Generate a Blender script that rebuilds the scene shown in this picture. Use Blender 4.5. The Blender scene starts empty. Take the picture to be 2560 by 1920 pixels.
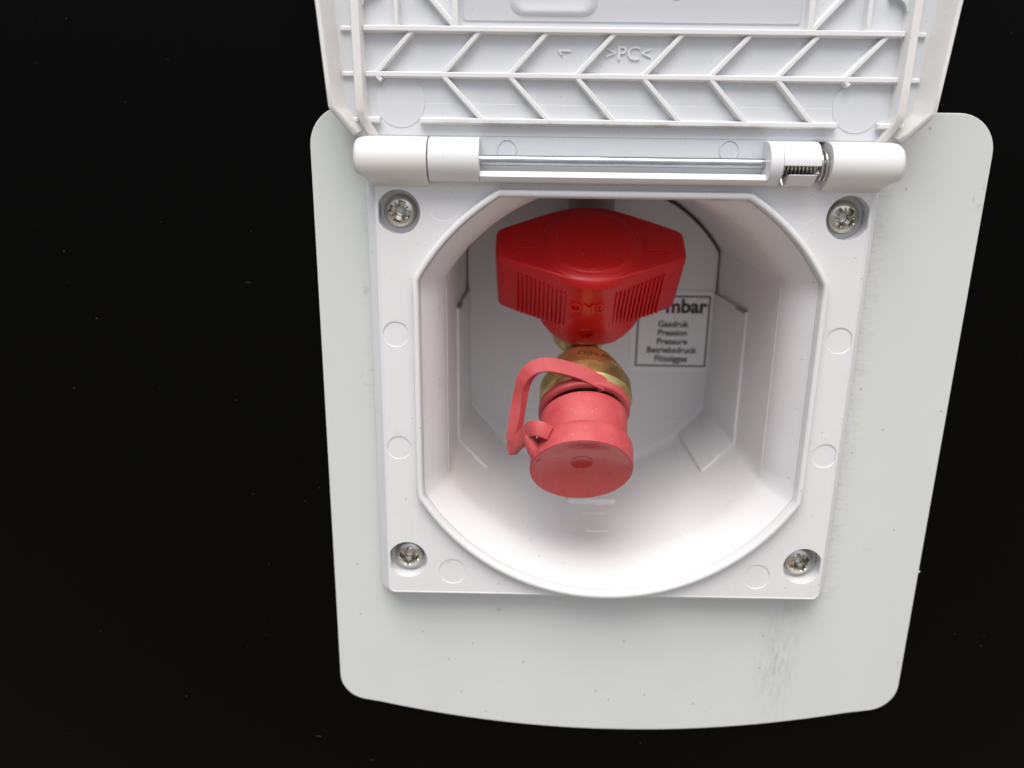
import bpy, bmesh, math, random
from mathutils import Vector, Matrix
random.seed(7)
S = 0.001                                   # millimetres to metres
R = math.radians
scene = bpy.context.scene
col = scene.collection

# ------------------------------------------------------------------ camera
cd = bpy.data.cameras.new('camera')
cam = bpy.data.objects.new('camera', cd)
col.objects.link(cam)
scene.camera = cam
cd.sensor_width = 36.0
cd.lens = 27.03
cd.clip_start = 0.01
cd.clip_end = 100.0
p, yw, rl = R(16.12034), R(-0.479437), R(0.7709016)
fwd = Vector((math.sin(yw)*math.cos(p), math.cos(yw)*math.cos(p), -math.sin(p)))
rt = Vector((math.cos(yw), -math.sin(yw), 0))
up = rt.cross(fwd)
r2 = rt*math.cos(rl) + up*math.sin(rl)
u2 = up*math.cos(rl) - rt*math.sin(rl)
M = Matrix(((r2.x, u2.x, -fwd.x, -25.728*S), (r2.y, u2.y, -fwd.y, -198.486*S),
            (r2.z, u2.z, -fwd.z, 61.582*S), (0, 0, 0, 1)))
cam.matrix_world = M
cd.dof.use_dof = True
cd.dof.focus_distance = 0.197
cd.dof.aperture_fstop = 10.5

# ------------------------------------------------------------------ daylight (open overcast sky)
SUN_EL, SUN_AZ = 62.0, -22.0                # azimuth measured from straight out of the wall
world = bpy.data.worlds.new('World')
scene.world = world
world.use_nodes = True
nt = world.node_tree
sky = nt.nodes.new('ShaderNodeTexSky')
sky.sky_type = 'NISHITA'
sky.sun_disc = False
sky.sun_elevation = R(SUN_EL)
sky.sun_rotation = R(180 + SUN_AZ)
sky.air_density = 1.0
sky.dust_density = 4.5
sky.ozone_density = 1.0
bg = nt.nodes['Background']
nt.links.new(sky.outputs[0], bg.inputs[0])
bg.inputs[1].default_value = 0.08
sl = bpy.data.lights.new('sun', 'SUN')
sl.energy = 1.5
sl.angle = R(36)
sl.color = (1.0, 0.975, 0.94)
so = bpy.data.objects.new('sun', sl)
col.objects.link(so)
sd = Vector((math.sin(R(SUN_AZ))*math.cos(R(SUN_EL)), -math.cos(R(SUN_AZ))*math.cos(R(SUN_EL)), math.sin(R(SUN_EL))))
so.rotation_euler = sd.to_track_quat('Z', 'Y').to_euler()
scene.view_settings.view_transform = 'Standard'
scene.view_settings.look = 'None'
scene.view_settings.exposure = 0.9
scene.view_settings.gamma = 1.0

# ------------------------------------------------------------------ materials
def new_mat(name):
    m = bpy.data.materials.new(name)
    m.use_nodes = True
    n = m.node_tree
    b = n.nodes['Principled BSDF']
    return m, n, b

def node(n, t, **kw):
    x = n.nodes.new(t)
    for k, v in kw.items():
        setattr(x, k, v)
    return x

def coords(n):
    return node(n, 'ShaderNodeTexCoord').outputs['Object']

def noise(n, vec, scale, detail=3.0, rough=0.55):
    x = node(n, 'ShaderNodeTexNoise')
    x.inputs['Scale'].default_value = scale
    x.inputs['Detail'].default_value = detail
    x.inputs['Roughness'].default_value = rough
    n.links.new(vec, x.inputs['Vector'])
    return x.outputs['Fac']

def ramp(n, fac, a, b, ca=(0, 0, 0, 1), cb=(1, 1, 1, 1)):
    x = node(n, 'ShaderNodeValToRGB')
    x.color_ramp.elements[0].position = a
    x.color_ramp.elements[1].position = b
    x.color_ramp.elements[0].color = ca
    x.color_ramp.elements[1].color = cb
    n.links.new(fac, x.inputs[0])
    return x.outputs[0]

def mix(n, fac, a, b):
    x = node(n, 'ShaderNodeMix', data_type='RGBA')
    for s, v in ((0, fac), (6, a), (7, b)):
        if hasattr(v, 'is_linked'):
            n.links.new(v, x.inputs[s])
        else:
            x.inputs[s].default_value = v
    return x.outputs[2]

def math_(n, op, a, b=0.0):
    x = node(n, 'ShaderNodeMath', operation=op)
    for i, v in enumerate((a, b)):
        if hasattr(v, 'is_linked'):
            n.links.new(v, x.inputs[i])
        else:
            x.inputs[i].default_value = v
    return x.outputs[0]

def specks(n, vec, scale, size, keep):
    """sparse dust specks: voronoi cells of which only a few carry a speck"""
    v = node(n, 'ShaderNodeTexVoronoi')
    v.inputs['Scale'].default_value = scale
    n.links.new(vec, v.inputs['Vector'])
    near = math_(n, 'LESS_THAN', v.outputs['Distance'], size)
    sep = node(n, 'ShaderNodeSeparateColor')
    n.links.new(v.outputs['Color'], sep.inputs[0])
    some = math_(n, 'LESS_THAN', sep.outputs[0], keep)
    return math_(n, 'MULTIPLY', near, some)

def bump(n, b, h, strength, dist):
    x = node(n, 'ShaderNodeBump')
    x.inputs['Strength'].default_value = strength
    x.inputs['Distance'].default_value = dist
    n.links.new(h, x.inputs['Height'])
    n.links.new(x.outputs[0], b.inputs['Normal'])

def plastic(name, c, rough, dirt=(0.32, 0.27, 0.2, 1), dirt_amt=0.25, sss=0.0, spec=0.5, grain=True):
    m, n, b = new_mat(name)
    v = coords(n)
    f1 = noise(n, v, 45, 4)
    base = mix(n, ramp(n, f1, 0.35, 0.75), (c[0]*0.97, c[1]*0.97, c[2]*0.96, 1), (c[0], c[1], c[2], 1))
    sp = specks(n, v, 420, 0.11, 0.16)
    sp2 = specks(n, v, 1100, 0.16, 0.05)
    s = math_(n, 'MULTIPLY', math_(n, 'MAXIMUM', sp, sp2), math_(n, 'MULTIPLY', noise(n, v, 900, 2), dirt_amt*2))
    base = mix(n, s, base, dirt)
    n.links.new(base, b.inputs['Base Color'])
    rr = node(n, 'ShaderNodeMapRange')
    rr.inputs[3].default_value = rough-0.05
    rr.inputs[4].default_value = rough+0.09
    n.links.new(noise(n, v, 160, 4), rr.inputs[0])
    n.links.new(rr.outputs[0], b.inputs['Roughness'])
    b.inputs['Specular IOR Level'].default_value = spec
    if sss:
        b.inputs['Subsurface Weight'].default_value = sss
        b.inputs['Subsurface Radius'].default_value = (1.0, 0.9, 0.8)
        b.inputs['Subsurface Scale'].default_value = 0.0012
    if grain:
        bump(n, b, noise(n, v, 700, 3), 0.06, 0.0003)
    return m

M_WHITE = plastic('white_plastic', (0.70, 0.705, 0.715), 0.34, dirt_amt=0.55)
M_WELL = plastic('well_plastic', (0.70, 0.70, 0.71), 0.38, dirt_amt=0.5)
M_IVORY = plastic('ivory_plastic', (0.71, 0.705, 0.685), 0.33, dirt_amt=0.25)
M_LID = plastic('lid_plastic', (0.62, 0.645, 0.675), 0.33, dirt_amt=0.3, sss=0.0)
M_LIDRIM = plastic('lid_rim_plastic', (0.72, 0.71, 0.695), 0.3, dirt_amt=0.3)
M_RIB = plastic('rib_plastic', (0.73, 0.735, 0.735), 0.3, dirt_amt=0.2)
M_STICK = plastic('lid_sticker_film', (0.53, 0.55, 0.58), 0.45, dirt_amt=0.3)
M_RED = plastic('red_plastic', (0.52, 0.005, 0.007), 0.32, dirt=(0.6, 0.45, 0.42, 1), dirt_amt=0.3, spec=0.36)
M_REDLET = plastic('red_plastic_highlight', (0.62, 0.012, 0.013), 0.35, dirt_amt=0.1)  # highlights on the raised letters put into their colour as a lighter red
M_REDHOLE = plastic('dark_red_plastic', (0.20, 0.004, 0.005), 0.4, dirt_amt=0.1)
M_LABEL = plastic('label_paper', (0.76, 0.76, 0.77), 0.5, dirt_amt=0.1, grain=False)
M_INK = plastic('black_print', (0.012, 0.013, 0.014), 0.5, dirt_amt=0.0, grain=False)
M_PIPE = plastic('grey_pipe', (0.30, 0.28, 0.27), 0.5)

def rubber():
    m, n, b = new_mat('pink_rubber')
    v = coords(n)
    f = noise(n, v, 140, 5, 0.65)
    base = mix(n, ramp(n, f, 0.30, 0.72), (0.43, 0.045, 0.050, 1), (0.50, 0.085, 0.088, 1))
    dots = math_(n, 'MAXIMUM', specks(n, v, 900, 0.14, 0.10), 0.0)
    base = mix(n, math_(n, 'MULTIPLY', dots, 0.6), base, (0.75, 0.35, 0.32, 1))
    drk = specks(n, v, 500, 0.08, 0.06)
    base = mix(n, math_(n, 'MULTIPLY', drk, 0.8), base, (0.06, 0.01, 0.01, 1))
    n.links.new(base, b.inputs['Base Color'])
    rr = node(n, 'ShaderNodeMapRange')
    rr.inputs[3].default_value = 0.45
    rr.inputs[4].default_value = 0.7
    n.links.new(f, rr.inputs[0])
    n.links.new(rr.outputs[0], b.inputs['Roughness'])
    bump(n, b, noise(n, v, 1500, 3), 0.12, 0.0002)
    return m
M_RUB = rubber()

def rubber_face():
    """the cap's end face: mottled pink red with a deeper red patch towards its upper edge"""
    m, n, b = new_mat('end_face_rubber')
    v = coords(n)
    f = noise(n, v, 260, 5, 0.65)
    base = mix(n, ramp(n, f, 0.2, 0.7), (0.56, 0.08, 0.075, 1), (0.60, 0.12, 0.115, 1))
    # deeper red patch below the upper edge, with an uneven outline
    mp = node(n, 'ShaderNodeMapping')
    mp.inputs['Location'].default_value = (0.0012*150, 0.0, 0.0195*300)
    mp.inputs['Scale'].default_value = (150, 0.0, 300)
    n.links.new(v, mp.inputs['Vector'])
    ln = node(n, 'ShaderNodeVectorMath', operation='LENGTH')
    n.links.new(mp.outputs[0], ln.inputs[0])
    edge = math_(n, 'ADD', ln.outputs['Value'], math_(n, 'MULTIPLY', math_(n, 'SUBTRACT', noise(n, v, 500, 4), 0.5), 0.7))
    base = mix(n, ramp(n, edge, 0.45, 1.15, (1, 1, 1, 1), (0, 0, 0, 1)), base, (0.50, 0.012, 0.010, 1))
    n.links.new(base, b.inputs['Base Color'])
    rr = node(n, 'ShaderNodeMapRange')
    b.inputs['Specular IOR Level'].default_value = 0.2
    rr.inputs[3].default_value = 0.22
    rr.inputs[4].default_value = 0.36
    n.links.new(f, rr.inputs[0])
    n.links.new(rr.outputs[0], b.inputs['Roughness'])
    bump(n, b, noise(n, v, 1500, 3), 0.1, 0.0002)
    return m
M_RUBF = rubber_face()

M_DIMPLE = plastic('dimple_rubber', (0.50, 0.02, 0.018), 0.25, dirt_amt=0.1)  # deeper red for the dimple in the end face

def metal(name, c, rough, brushed=None, tarnish=None):
    m, n, b = new_mat(name)
    v = coords(n)
    b.inputs['Metallic'].default_value = 1.0
    f = noise(n, v, 220, 4)
    c2 = tarnish or tuple(x*0.8 for x in c)
    base = mix(n, ramp(n, f, 0.35, 0.72), (*c2, 1), (*c, 1))
    pit = specks(n, v, 380, 0.13, 0.10)
    base = mix(n, math_(n, 'MULTIPLY', pit, 0.85 if tarnish else 0.0), base, (0.04, 0.03, 0.015, 1))
    n.links.new(base, b.inputs['Base Color'])
    b.inputs['Roughness'].default_value = rough
    if brushed:
        mp = node(n, 'ShaderNodeMapping')
        mp.inputs['Scale'].default_value = brushed
        n.links.new(v, mp.inputs['Vector'])
        bump(n, b, noise(n, mp.outputs[0], 1.0, 4), 0.25, 0.0001)
    return m
M_BRASS = metal('brass', (0.86, 0.68, 0.28), 0.3, brushed=(250, 9000, 250), tarnish=(0.50, 0.35, 0.12))
M_BRASSD = metal('brass_cone', (0.80, 0.61, 0.26), 0.45, tarnish=(0.60, 0.42, 0.16))  # brass of the stamped cone, rougher than the collar
M_STAMP = metal('brass_stamping', (0.30, 0.19, 0.07), 0.4)
M_STEEL = metal('bright_steel', (0.58, 0.61, 0.66), 0.09, brushed=(60, 5000, 5000))
M_SPRING = metal('spring_steel', (0.62, 0.60, 0.57), 0.25)
M_ZINC = metal('zinc_plated_steel', (0.62, 0.60, 0.53), 0.22)

def plate_mat():
    m, n, b = new_mat('grey_white_sheet')
    v = coords(n)
    c = (0.605, 0.635, 0.62)
    base = mix(n, ramp(n, noise(n, v, 14, 4), 0.3, 0.75), (c[0]*0.96, c[1]*0.96, c[2]*0.94, 1), (*c, 1))
    # greasy streak below the right corner of the box, and loose dust
    mp = node(n, 'ShaderNodeMapping')
    mp.inputs['Location'].default_value = (-0.0555*130, 0, 0.086*38)
    mp.inputs['Scale'].default_value = (130, 0.0, 38)
    n.links.new(v, mp.inputs['Vector'])
    ln = node(n, 'ShaderNodeVectorMath', operation='LENGTH')
    n.links.new(mp.outputs[0], ln.inputs[0])
    blob = ramp(n, ln.outputs['Value'], 0.25, 1.0, (1, 1, 1, 1), (0, 0, 0, 1))
    mp2 = node(n, 'ShaderNodeMapping')
    mp2.inputs['Scale'].default_value = (900, 900, 160)
    n.links.new(v, mp2.inputs['Vector'])
    st = math_(n, 'MULTIPLY', blob, ramp(n, noise(n, mp2.outputs[0], 1.0, 4, 0.7), 0.42, 0.75))
    base = mix(n, math_(n, 'MULTIPLY', st, 0.5), base, (0.22, 0.2, 0.16, 1))
    sp = math_(n, 'MULTIPLY', specks(n, v, 260, 0.10, 0.10), 0.55)
    base = mix(n, sp, base, (0.25, 0.22, 0.18, 1))
    # dried splash rings
    vo = node(n, 'ShaderNodeTexVoronoi')
    vo.inputs['Scale'].default_value = 75
    wob = node(n, 'ShaderNodeVectorMath', operation='ADD')
    nz = node(n, 'ShaderNodeTexNoise')
    nz.inputs['Scale'].default_value = 300
    n.links.new(v, nz.inputs['Vector'])
    sc = node(n, 'ShaderNodeVectorMath', operation='SCALE')
    sc.inputs['Scale'].default_value = 0.004
    n.links.new(nz.outputs['Color'], sc.inputs[0])
    n.links.new(v, wob.inputs[0])
    n.links.new(sc.outputs[0], wob.inputs[1])
    n.links.new(wob.outputs[0], vo.inputs['Vector'])
    d = math_(n, 'ABSOLUTE', math_(n, 'SUBTRACT', vo.outputs['Distance'], 0.17))
    ring = math_(n, 'LESS_THAN', d, 0.018)
    sepc = node(n, 'ShaderNodeSeparateColor')
    n.links.new(vo.outputs['Color'], sepc.inputs[0])
    ring = math_(n, 'MULTIPLY', ring, math_(n, 'LESS_THAN', sepc.outputs[0], 0.22))
    ring = math_(n, 'MULTIPLY', ring, ramp(n, noise(n, v, 500, 2), 0.45, 0.6))
    base = mix(n, math_(n, 'MULTIPLY', ring, 0.28), base, (0.3, 0.27, 0.22, 1))
    # grime brushed out from under the sides of the box
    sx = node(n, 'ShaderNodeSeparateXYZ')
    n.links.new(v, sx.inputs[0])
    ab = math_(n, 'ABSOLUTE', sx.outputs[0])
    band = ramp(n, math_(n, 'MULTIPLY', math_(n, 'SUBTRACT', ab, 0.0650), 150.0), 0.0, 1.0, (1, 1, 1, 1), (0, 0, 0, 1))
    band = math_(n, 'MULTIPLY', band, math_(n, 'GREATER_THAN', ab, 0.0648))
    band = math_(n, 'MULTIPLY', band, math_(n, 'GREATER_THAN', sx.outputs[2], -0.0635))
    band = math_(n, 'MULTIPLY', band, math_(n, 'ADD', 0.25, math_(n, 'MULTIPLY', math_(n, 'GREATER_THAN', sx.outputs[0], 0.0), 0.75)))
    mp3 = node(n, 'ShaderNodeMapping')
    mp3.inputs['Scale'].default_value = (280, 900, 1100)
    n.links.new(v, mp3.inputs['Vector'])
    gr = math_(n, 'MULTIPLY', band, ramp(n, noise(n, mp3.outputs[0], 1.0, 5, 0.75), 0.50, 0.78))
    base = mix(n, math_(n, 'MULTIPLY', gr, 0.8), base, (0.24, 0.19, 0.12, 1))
    wash = ramp(n, noise(n, v, 32, 5, 0.6), 0.35, 0.7)
    base = mix(n, math_(n, 'MULTIPLY', wash, 0.10), base, (0.42, 0.41, 0.36, 1))
    n.links.new(base, b.inputs['Base Color'])
    b.inputs['Roughness'].default_value = 0.42
    bump(n, b, noise(n, v, 260, 4), 0.05, 0.0004)
    return m
M_PLATE = plate_mat()

def wall_mat():
    m, n, b = new_mat('black_panel_paint')
    v = coords(n)
    mp = node(n, 'ShaderNodeMapping')
    mp.inputs['Scale'].default_value = (1.0, 1.0, 1.0)
    n.links.new(v, mp.inputs['Vector'])
    s1 = specks(n, v, 330, 0.07, 0.10)
    s2 = specks(n, v, 130, 0.03, 0.35)
    # short scratches: stretched, turned cells
    ms = node(n, 'ShaderNodeMapping')
    ms.inputs['Rotation'].default_value = (0, R(35), 0)
    ms.inputs['Scale'].default_value = (0.12, 1.0, 1.0)
    n.links.new(v, ms.inputs['Vector'])
    s3 = specks(n, ms.outputs[0], 300, 0.04, 0.12)
    s = math_(n, 'MAXIMUM', math_(n, 'MAXIMUM', s1, s2), s3)
    s = math_(n, 'MULTIPLY', s, ramp(n, noise(n, v, 60, 3), 0.42, 0.7))
    base = mix(n, math_(n, 'MULTIPLY', s, 0.38), (0.0015, 0.0015, 0.0014, 1), (0.16, 0.15, 0.13, 1))
    n.links.new(base, b.inputs['Base Color'])
    b.inputs['Roughness'].default_value = 0.3
    b.inputs['Specular IOR Level'].default_value = 0.05
    bump(n, b, noise(n, v, 240, 4), 0.05, 0.0003)
    return m
M_WALL = wall_mat()

def dirty_copy(src, name, axis, lo, hi, amt, colr, scale=600, axis2=None, lo2=0, hi2=1):
    m = src.copy()
    m.name = name
    n = m.node_tree
    b = n.nodes['Principled BSDF']
    old = b.inputs['Base Color'].links[0].from_socket
    v = coords(n)
    sp = node(n, 'ShaderNodeSeparateXYZ')
    n.links.new(v, sp.inputs[0])
    def band(ax, l, h):
        mr = node(n, 'ShaderNodeMapRange')
        mr.inputs[1].default_value = l
        mr.inputs[2].default_value = h
        n.links.new(sp.outputs[ax], mr.inputs[0])
        return mr.outputs[0]
    k = band(axis, lo, hi)
    if axis2 is not None:
        k = math_(n, 'MULTIPLY', k, band(axis2, lo2, hi2))
    k = math_(n, 'MULTIPLY', k, ramp(n, noise(n, v, scale, 5, 0.7), 0.40, 0.62))
    k = math_(n, 'MULTIPLY', k, ramp(n, noise(n, v, 45, 2), 0.42, 0.6))
    n.links.new(mix(n, math_(n, 'MULTIPLY', k, amt), old, colr), b.inputs['Base Color'])
    return m
# road dirt caught on the lower rib, and in the upper half of the opening's inner edge
M_RIBDIRT = dirty_copy(M_RIB, 'rib_plastic_dirty', 2, 0.0713, 0.0705, 0.6, (0.25, 0.17, 0.10, 1), 260)
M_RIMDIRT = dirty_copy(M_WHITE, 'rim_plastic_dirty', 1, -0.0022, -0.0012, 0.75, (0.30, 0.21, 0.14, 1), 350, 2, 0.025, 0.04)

# ------------------------------------------------------------------ builders
def finish(o, name, parent=None, label=None, cat=None, kind=None, group=None):
    if parent is not None:
        o.parent = parent
    for k, v in (('label', label), ('category', cat), ('kind', kind), ('group', group)):
        if v:
            o[k] = v
    return o

def obj(name, verts, faces, mat, parent=None, sharp=35, bevel=0.0, mats=None, fmat=None, scale=S, mtx=None, segs=2, **kw):
    me = bpy.data.meshes.new(name)
    vv = [Vector(v) for v in verts]
    if mtx is not None:
        vv = [mtx @ v for v in vv]
    me.from_pydata([tuple(v*scale) for v in vv], [], faces)
    bm = bmesh.new()
    bm.from_mesh(me)
    bmesh.ops.remove_doubles(bm, verts=bm.verts, dist=1e-7)
    if kw.pop('recalc', True):
        bmesh.ops.recalc_face_normals(bm, faces=bm.faces)
    bm.to_mesh(me)
    bm.free()
    for mm in (mats or [mat]):
        me.materials.append(mm)
    if fmat:
        for i, k in enumerate(fmat):
            if i < len(me.polygons):
                me.polygons[i].material_index = k
    me.shade_smooth()
    me.set_sharp_from_angle(angle=R(sharp))
    o = bpy.data.objects.new(name, me)
    col.objects.link(o)
    if bevel:
        b = o.modifiers.new('bevel', 'BEVEL')
        b.width = bevel*S
        b.segments = segs
        b.limit_method = 'ANGLE'
        b.angle_limit = R(35)
        b.harden_normals = True
    return finish(o, name, parent, **kw)

def empty(name, loc=(0, 0, 0), rot=(0, 0, 0), **kw):
    o = bpy.data.objects.new(name, None)
    col.objects.link(o)
    o.location = Vector(loc)*S
    o.rotation_euler = rot
    o.empty_display_size = 0.01
    return finish(o, name, None, **kw)

def loft(rings, cap0=False, cap1=False, closed=True):
    n = len(rings[0])
    v = [p for r in rings for p in r]
    f = []
    for k in range(len(rings)-1):
        for i in range(n if closed else n-1):
            j = (i+1) % n
            f.append((k*n+i, k*n+j, (k+1)*n+j, (k+1)*n+i))
    if cap0:
        f.append(tuple(range(n))[::-1])
    if cap1:
        f.append(tuple((len(rings)-1)*n+i for i in range(n)))
    return v, f

def curve_plate(name, loops, y0, y1, mat, parent=None, bev=0.0, res=2, sharp=30, **kw):
    """flat sheet with holes: loops are (x,z) polygons (the first is the outline), from depth y0 back to y1"""
    cu = bpy.data.curves.new(name, 'CURVE')
    cu.dimensions = '2D'
    cu.fill_mode = 'BOTH'
    for lp in loops:
        s = cu.splines.new('POLY')
        s.points.add(len(lp)-1)
        for pt, (x, z) in zip(s.points, lp):
            pt.co = (x, z, 0, 1)
        s.use_cyclic_u = True
    cu.extrude = (y1-y0)/2 - bev
    cu.bevel_depth = bev
    cu.bevel_resolution = res
    cu.offset = -bev
    t = bpy.data.objects.new(name, cu)
    col.objects.link(t)
    dg = bpy.context.evaluated_depsgraph_get()
    me = bpy.data.meshes.new_from_object(t.evaluated_get(dg))
    bpy.data.objects.remove(t)
    bpy.data.curves.remove(cu)
    ym = (y0+y1)/2
    for v in me.vertices:
        x, z, h = v.co
        v.co = (x*S, (ym-h)*S, z*S)
    bm = bmesh.new()
    bm.from_mesh(me)
    bmesh.ops.remove_doubles(bm, verts=bm.verts, dist=1e-7)
    bmesh.ops.recalc_face_normals(bm, faces=bm.faces)
    bm.to_mesh(me)
    bm.free()
    me.name = name
    me.materials.clear()
    me.materials.append(mat)
    me.shade_smooth()
    me.set_sharp_from_angle(angle=R(sharp))
    o = bpy.data.objects.new(name, me)
    col.objects.link(o)
    w = o.modifiers.new('normals', 'WEIGHTED_NORMAL')
    w.mode = 'FACE_AREA'
    w.weight = 100
    w.keep_sharp = True
    return finish(o, name, parent, **kw)

def circle(cx, cz, r, n=40):
    return [(cx+r*math.cos(2*math.pi*i/n), cz+r*math.sin(2*math.pi*i/n)) for i in range(n)]

def rrect(x0, x1, z0, z1, r, n=6):
    out = []
    for cx, cz, a in ((x1-r, z1-r, 0), (x0+r, z1-r, 90), (x0+r, z0+r, 180), (x1-r, z0+r, 270)):
        for i in range(n+1):
            t = R(a+90*i/n)
            out.append((cx+r*math.cos(t), cz+r*math.sin(t)))
    return out

CZ = 2.2
def outline(r, xf, zt, CZ=CZ, nseg=(14, 56, 14, 24, 14, 24)):
    """well opening: circle of radius r cut flat at x=+-xf and on top at z=zt; same point count for every size"""
    pts = []
    def arc(a, b, n):
        for i in range(n):
            t = a+(b-a)*i/n
            pts.append((r*math.cos(t), CZ+r*math.sin(t)))
    def line(a, b, n):
        for i in range(n):
            t = i/n
            pts.append((a[0]+(b[0]-a[0])*t, a[1]+(b[1]-a[1])*t))
    h = math.sqrt(r*r-xf*xf)
    al = math.acos(xf/r)
    th = min(zt-CZ, r*0.999)
    be = math.asin(th/r)
    xt = r*math.cos(be)
    line((-xf, CZ+h), (-xf, CZ-h), nseg[0])
    arc(math.pi+al, 2*math.pi-al, nseg[1])
    line((xf, CZ-h), (xf, CZ+h), nseg[2])
    arc(al, be, nseg[3])
    line((xt, zt), (-xt, zt), nseg[4])
    arc(math.pi-be, math.pi-al, nseg[5])
    return pts

def at(loop, y):
    return [(x, y, z) for x, z in loop]

def box(x0, x1, y0, y1, z0, z1):
    v = [(x, y, z) for x in (x0, x1) for y in (y0, y1) for z in (z0, z1)]
    f = [(0, 1, 3, 2), (4, 6, 7, 5), (0, 4, 5, 1), (2, 3, 7, 6), (0, 2, 6, 4), (1, 5, 7, 3)]
    return v, f

def prism(poly, y0, y1):
    return loft([at(poly, y0), at(poly, y1)], True, True)

def extrude_x(profile, x0, x1):
    """profile in (y, z)"""
    return loft([[(x0, y, z) for y, z in profile], [(x1, y, z) for y, z in profile]], True, True)

def join(*vf):
    V, F = [], []
    for v, f in vf:
        k = len(V)
        V += v
        F += [tuple(i+k for i in g) for g in f]
    return V, F

def revolve(prof, n=64, frame=None, cap0=False, cap1=False):
    """prof: (radius, height) about local z; frame maps local to the wanted axes"""
    rings = [[(r*math.cos(2*math.pi*i/n), r*math.sin(2*math.pi*i/n), h) for i in range(n)] for r, h in prof]
    v, f = loft(rings, cap0, cap1)
    if frame is not None:
        v = [frame @ Vector(q) for q in v]
    return v, f

def sweep(path, prof, up_hint=None, closed=False):
    """prof: list of (a, b) offsets across the path; returns verts, faces"""
    P = [Vector(q) for q in path]
    n = len(P)
    rings = []
    prev = None
    for i in range(n):
        t = (P[min(i+1, n-1)]-P[max(i-1, 0)]).normalized()
        h = up_hint(i) if callable(up_hint) else Vector(up_hint or (0, 0, 1))
        if prev is not None and up_hint is None:
            h = prev
        s = t.cross(h)
        if s.length < 1e-6:
            s = t.cross(Vector((0.3, 1, 0.2)))
        s.normalize()
        u = s.cross(t).normalized()
        prev = u
        rings.append([tuple(P[i]+s*a+u*b) for a, b in prof])
    return loft(rings, True, True)

def tube(path, r, n=10, up_hint=None):
    return sweep(path, [(r*math.cos(2*math.pi*i/n), r*math.sin(2*math.pi*i/n)) for i in range(n)], up_hint)

def smooth_path(pts, k=6):
    """Catmull-Rom through pts"""
    P = [Vector(q) for q in pts]
    P = [P[0]*2-P[1]] + P + [P[-1]*2-P[-2]]
    out = []
    for i in range(1, len(P)-2):
        for j in range(k):
            t = j/k
            a, b, c, d = P[i-1], P[i], P[i+1], P[i+2]
            out.append(0.5*((2*b)+(c-a)*t+(2*a-5*b+4*c-d)*t*t+(3*b-3*c+d-a)*t**3))
    out.append(P[-2])
    return out

def text_mesh(body, size, extrude, bold=0.0, align='CENTER', res=4, spacing=1.0):
    cu = bpy.data.curves.new('t', 'FONT')
    cu.body = body
    cu.size = size
    cu.extrude = extrude
    cu.offset = bold
    cu.align_x = align
    cu.align_y = 'CENTER'
    cu.resolution_u = res
    cu.space_character = spacing
    t = bpy.data.objects.new('t', cu)
    col.objects.link(t)
    dg = bpy.context.evaluated_depsgraph_get()
    me = bpy.data.meshes.new_from_object(t.evaluated_get(dg))
    v = [tuple(q.co) for q in me.vertices]
    f = [tuple(q.vertices) for q in me.polygons]
    bpy.data.objects.remove(t)
    bpy.data.curves.remove(cu)
    bpy.data.meshes.remove(me)
    return v, f

# =================================================================== WALL
# black side panel of the vehicle, with the cut-out that takes the box
wl = curve_plate('wall', [rrect(-520, 520, -420, 420, 1, 2), rrect(-58, 58, -57, 58, 3)], 8.6, 30, M_WALL)
finish(wl, 'wall', label='black painted side panel behind the grey backing sheet', kind='structure')

# paved ground in front of the vehicle, below the frame; it throws light up at the panel
m, n, b = new_mat('paving')
v = coords(n)
b.inputs['Base Color'].default_value = (0.3, 0.28, 0.25, 1)
n.links.new(mix(n, ramp(n, noise(n, v, 3, 5), 0.3, 0.7), (0.20, 0.175, 0.145, 1), (0.28, 0.25, 0.21, 1)), b.inputs['Base Color'])
b.inputs['Roughness'].default_value = 0.9
obj('ground', [(-40, -80, -0.85), (40, -80, -0.85), (40, 3, -0.85), (-40, 3, -0.85)], [(0, 1, 2, 3)], m, scale=1.0,
    label='paved ground below the black panel', kind='structure')

# =================================================================== BACKING SHEET
def plate_outline():
    o = []
    def corner(cx, cz, r, a0, a1, n=10):
        for i in range(n+1):
            t = R(a0+(a1-a0)*i/n)
            o.append((cx+r*math.cos(t), cz+r*math.sin(t)))
    corner(94.1-10, 74.8-10, 10, 0, 90)
    corner(-80.0+10, 74.8-10, 10, 90, 180)
    # lower edge: shallow arc from (-71,-102.4) through (10,-111.9) to (83,-103.2)
    corner(-80.0+9, -93.5, 9, 180, 258)
    for i in range(1, 28):
        t = i/28
        x = -72.8+(84.8+72.8)*t
        o.append((x, -102.4-9.6*(1-((x-8)/79.0)**2)))
    corner(94.3-9.5, -93.7, 9.5, 282, 360)
    return o
pl = curve_plate('backing_sheet', [plate_outline(), rrect(-58, 58, -57, 58, 3)], 7.0, 8.6, M_PLATE, bev=0.35)
finish(pl, 'backing_sheet', label='pale grey backing sheet with rounded corners and bowed lower edge on the black panel', cat='backing sheet')

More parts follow.
